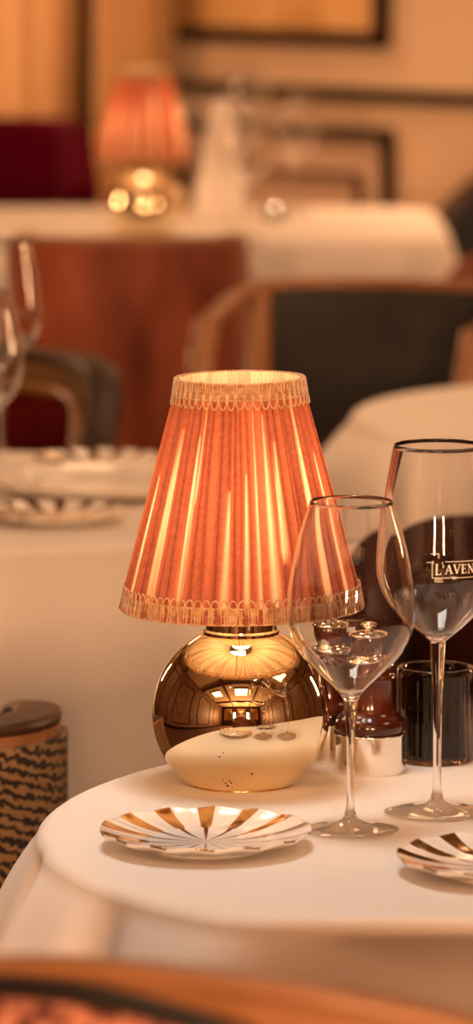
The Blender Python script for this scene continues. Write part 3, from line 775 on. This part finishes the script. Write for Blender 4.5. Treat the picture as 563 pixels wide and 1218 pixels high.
# ---------------------------------------------------------------- chairs
def chair(name, label, loc, rotz, inner, outer, rimm, w=.27, d=.27, hb=.84, ha=.66, smax=1.25*PI/2, n_=2.4, th=.05, p=2.0, rimw=.034, rimh=.022,
          pip=None, panel=None, pad=None, open_arm=False, shell_s=1.0, seat=None, cat='chair', group='upholstered restaurant chairs', leg_m=None, crown=0):
    """back is at local +Y, the chair faces local -Y"""
    t = thing(name, label, cat, (loc[0], loc[1], 0), rotz, group)
    def plan(s, off=0):
        a = s * smax
        sx, cy_ = math.sin(a), math.cos(a)
        k = (abs(sx)**n_ + abs(cy_)**n_) ** (-1/n_)
        x, y = k*sx*w, k*cy_*d
        L_ = math.hypot(x, y); f = (L_ + off) / L_
        return x*f, y*f
    def top(s):
        q = min(1, abs(s)) ** p; q = q*q*(3-2*q)
        return hb - (hb - ha) * q + crown * math.cos(s * PI) * .5
    N = 72
    def shell(o0, o1, s0, zlow, dz, nm, m_):
        bm = NB(); cols = []
        for i in range(N+1):
            s = -s0 + 2*s0*i/N; zt_ = top(s) + dz
            col = []
            for (o_, ze) in ((o0, 0), (o1, 0)):
                x, y = plan(s, o_)
                col.append([bm.verts.new((x*(1 + .0*q), y + .05*(zlow + (zt_-zlow)*q - .45)*max(0, math.cos(s*smax)), zlow + (zt_ - zlow) * q)) for q in [k/8 for k in range(9)]])
            cols.append(col)
        for a, b_ in zip(cols, cols[1:]):
            for f in (0, 1):
                for k in range(8): bm.faces.new((a[f][k], b_[f][k], b_[f][k+1], a[f][k+1]))
            bm.faces.new((a[0][8], b_[0][8], b_[1][8], a[1][8])); bm.faces.new((a[0][0], a[1][0], b_[1][0], b_[0][0]))
        for c in (cols[0], cols[-1]):
            for k in range(8): bm.faces.new((c[0][k], c[0][k+1], c[1][k+1], c[1][k]))
        return sharp(obj(nm, bm, m_, t), .8)
    zlow = .30 if not open_arm else .50
    shell(-th, -.012, shell_s, zlow + .02, -.004, 'backrest', inner)
    shell(-.013, 0, shell_s, zlow, -.004, 'outer_shell', outer)
    # rim
    bm = NB(); rg = []
    for i in range(N+1):
        s = -1 + 2*i/N; z = top(s)
        x, y = plan(s, -th*.5 + .004); L_ = math.hypot(x, y); ux, uy = x/L_, y/L_
        yy = .05*(z-.45)*max(0, math.cos(s*smax)); ring = []
        for k in range(14):
            a = 2*PI*k/14; ca, sa = math.cos(a), math.sin(a)
            e = abs(ca)**.6*(1 if ca > 0 else -1)*rimw; f = abs(sa)**.7*(1 if sa > 0 else -1)*rimh/2
            ring.append(bm.verts.new((x + ux*e, y + uy*e + yy, z + f)))
        rg.append(ring)
    for A, B in zip(rg, rg[1:]):
        for k in range(14): bm.faces.new((A[k], A[(k+1) % 14], B[(k+1) % 14], B[k]))
    bm.faces.new(rg[0]); bm.faces.new(list(reversed(rg[-1])))
    if open_arm:                        # arm fronts come down to the seat frame
        for sg in (-1, 1):
            x, y = plan(sg, -th*.5 + .004)
            tube(bm, [(x, y, ha), (x*.99, y-.03, ha-.06), (x*.97, y-.01, .50), (x*.93, y+.01, .40)], [.02, .019, .017, .017], 10)
        for sg in (-1, 1):
            x, y = plan(sg*shell_s, -th*.5+.004)
            tube(bm, [(x, y, top(shell_s)), (x, y, .40)], .018, 10)
            xa, ya = plan(sg, -th*.5+.004)
            tube(bm, [(x, y, .55), (xa*.98, ya, .55)], .014, 8)
    obj('wooden_rim' if rimm in (M['wood'], M['wood_dark']) else 'padded_rim', bm, rimm, t)
    if pad:
        padm, ps, dz, lm_ = pad
        shell(-th-.012, -th+.002, ps, zlow+.03, dz, 'back_cushion', padm)
        bm = NB(); pts = []
        for i in range(61):
            s = -ps + 2*ps*i/60; x, y = plan(s, -th-.010); z = top(s) + dz
            pts.append((x, y + .05*(z-.45)*max(0, math.cos(s*smax)), z))
        x, y, z = pts[0]; pts.insert(0, (x, y, zlow+.05)); x, y, z = pts[-1]; pts.append((x, y, zlow+.05))
        tube(bm, pts, .008, 8); obj('cushion_piping', bm, lm_, t)
    if panel:
        pm, pf = panel; save = top; top = lambda s, f=save: f(s) + pf(s)
        shell(0, .006, shell_s*.9, zlow+.01, -.004, 'upholstered_panel', pm); top = save
    if pip:
        pf = panel[1] if panel else (lambda s: -rimh/2 - .008)
        bm = NB()
        pts = []
        for i in range(N+1):
            s = -shell_s + 2*shell_s*i/N; x, y = plan(s, .006 if panel else .003); z = top(s) + pf(s)
            pts.append((x, y + .05*(z-.45)*max(0, math.cos(s*smax)), z))
        tube(bm, pts, .0055, 8); obj('piping', bm, pip, t)
    # seat cushion with rounded edge
    bm = NB(); rr = []
    for (q, z) in ((0, .465), (.6, .465), (.9, .455), (.97, .44), (1, .42), (1, .36), (.98, .34), (0, .34)):
        if q == 0: rr.append([bm.verts.new((0, 0, z))]); continue
        ring = []
        for k in range(64):
            a = 2*PI*k/64; sx, cy_ = math.sin(a), math.cos(a); kk = (abs(sx)**4 + abs(cy_)**4) ** (-.25)
            ring.append(bm.verts.new((kk*sx*(w-th)*q*.97, kk*cy_*(d-th)*q*.97 - .01, z)))
        rr.append(ring)
    for A, B in zip(rr, rr[1:]):
        for k in range(64):
            j = (k+1) % 64
            if len(A) == 1: bm.faces.new((A[0], B[k], B[j]))
            elif len(B) == 1: bm.faces.new((A[k], A[j], B[0]))
            else: bm.faces.new((A[k], A[j], B[j], B[k]))
    obj('seat', bm, seat or inner, t)
    bm = NB(); box(bm, -w*.78, w*.78, -d*.78, d*.78, .295, .342); obj('seat_frame', bm, M['wood_dark'], t, False)
    for sx in (-1, 1):
        for sy in (-1, 1):
            bm = NB(); tube(bm, [(sx*w*.74, sy*d*.74, .0), (sx*w*.72, sy*d*.72, .15), (sx*w*.70, sy*d*.70, .32)], [.012, .016, .022], 12)
            obj('leg', bm, leg_m or M['wood_dark'], t)
    return t
def face(dx, dy):                       # rotation that turns local -Y to (dx, dy)
    return math.atan2(dx, -dy)
# front, nearest the viewer
chair('armchair', 'armchair cut by the bottom edge, tan wooden rim and speckled red back', (.085, 2.34), face(.42, .9), M['speckle'], M['wood'], M['wood'],
      w=.27, d=.25, hb=.920, ha=.77, th=.03, rimw=.011, rimh=.010, pip=M['piping'], n_=2.2, p=1.2, panel=(M['speckle'], lambda s: -.007 - (.26*(s-.15)**2 if s < .15 else 0)))
# lower left, woven zig zag
chair('armchair', 'armchair at the lower left edge in black and tan zigzag weave', (-.415, 3.98), face(-.15, 1), M['zigzag'], M['wood'], M['wood_dark'],
      w=.255, d=.25, hb=.725, ha=.66, rimw=.022, rimh=.016, th=.05, n_=4.5, p=3, panel=(M['zigzag'], lambda s: -.009))
# dark chair behind the glasses
chair('armchair', 'very dark armchair between front and right table, behind the tall glass', (.36, 4.20), face(-.1, -1), M['wine_dark'], M['wine_dark'], M['wine_dark'],
      w=.27, d=.25, hb=.80, ha=.70, th=.06, n_=3, p=2.4)
# left middle tub chair
chair('tub_chair', 'maroon tub chair with tan wooden rim behind the left table glasses', (-.43, 5.82), face(-.75, -.66), M['olive'], M['olive'], M['wood_dark'],
      w=.27, d=.27, hb=.795, ha=.46, th=.04, rimw=.022, n_=2.1, p=2.2, smax=1.5, pad=(M['maroon'], .74, -.035, M['wood']))
# slate chair
chair('armchair', 'slate grey armchair with tan wooden frame, above the shade and right table', (.165, 6.42), face(-.35, -.94), M['slate'], M['slate'], M['wood'],
      w=.205, d=.20, hb=.835, ha=.80, th=.03, n_=3.2, p=3, open_arm=True, shell_s=.52, rimh=.018, rimw=.014)
# rust velvet chairs
chair('velvet_chair', 'rust velvet chair left of centre with its back to us, behind the shade', (-.165, 7.56), face(.05, 1), M['rust'], M['rust'], M['wood'],
      w=.185, d=.21, hb=.838, ha=.76, th=.05, n_=5, p=4, rimw=.02, rimh=.016)
chair('velvet_chair', 'rust velvet chair at the right edge, below the far tablecloth corner', (.56, 7.75), face(-.2, 1), M['rust'], M['rust'], M['rust'],
      w=.23, d=.22, hb=.812, ha=.70, th=.05, n_=2.4, p=2, rimw=.024)
# far chairs
chair('tub_chair', 'burgundy velvet chair at the left edge in front of the curtain', (-.56, 9.75), face(.1, -1), M['burgundy'], M['burgundy'], M['burgundy'],
      w=.27, d=.25, hb=.865, ha=.75, th=.07, n_=4, p=3, rimw=.036, rimh=.05)
chair('tub_chair', 'black rounded chair at the right edge against the back wall', (.60, 9.50), face(-.3, -1), M['black'], M['black'], M['wood_dark'],
      w=.27, d=.27, hb=.83, ha=.60, th=.06, n_=2.0, p=1.2, rimw=.02)

# ---------------------------------------------------------------- world
wd_ = bpy.data.worlds.new('world'); S.world = wd_; wd_.use_nodes = True
wd_.node_tree.nodes['Background'].inputs[0].default_value = (.9, .5, .25, 1); wd_.node_tree.nodes['Background'].inputs[1].default_value = .05
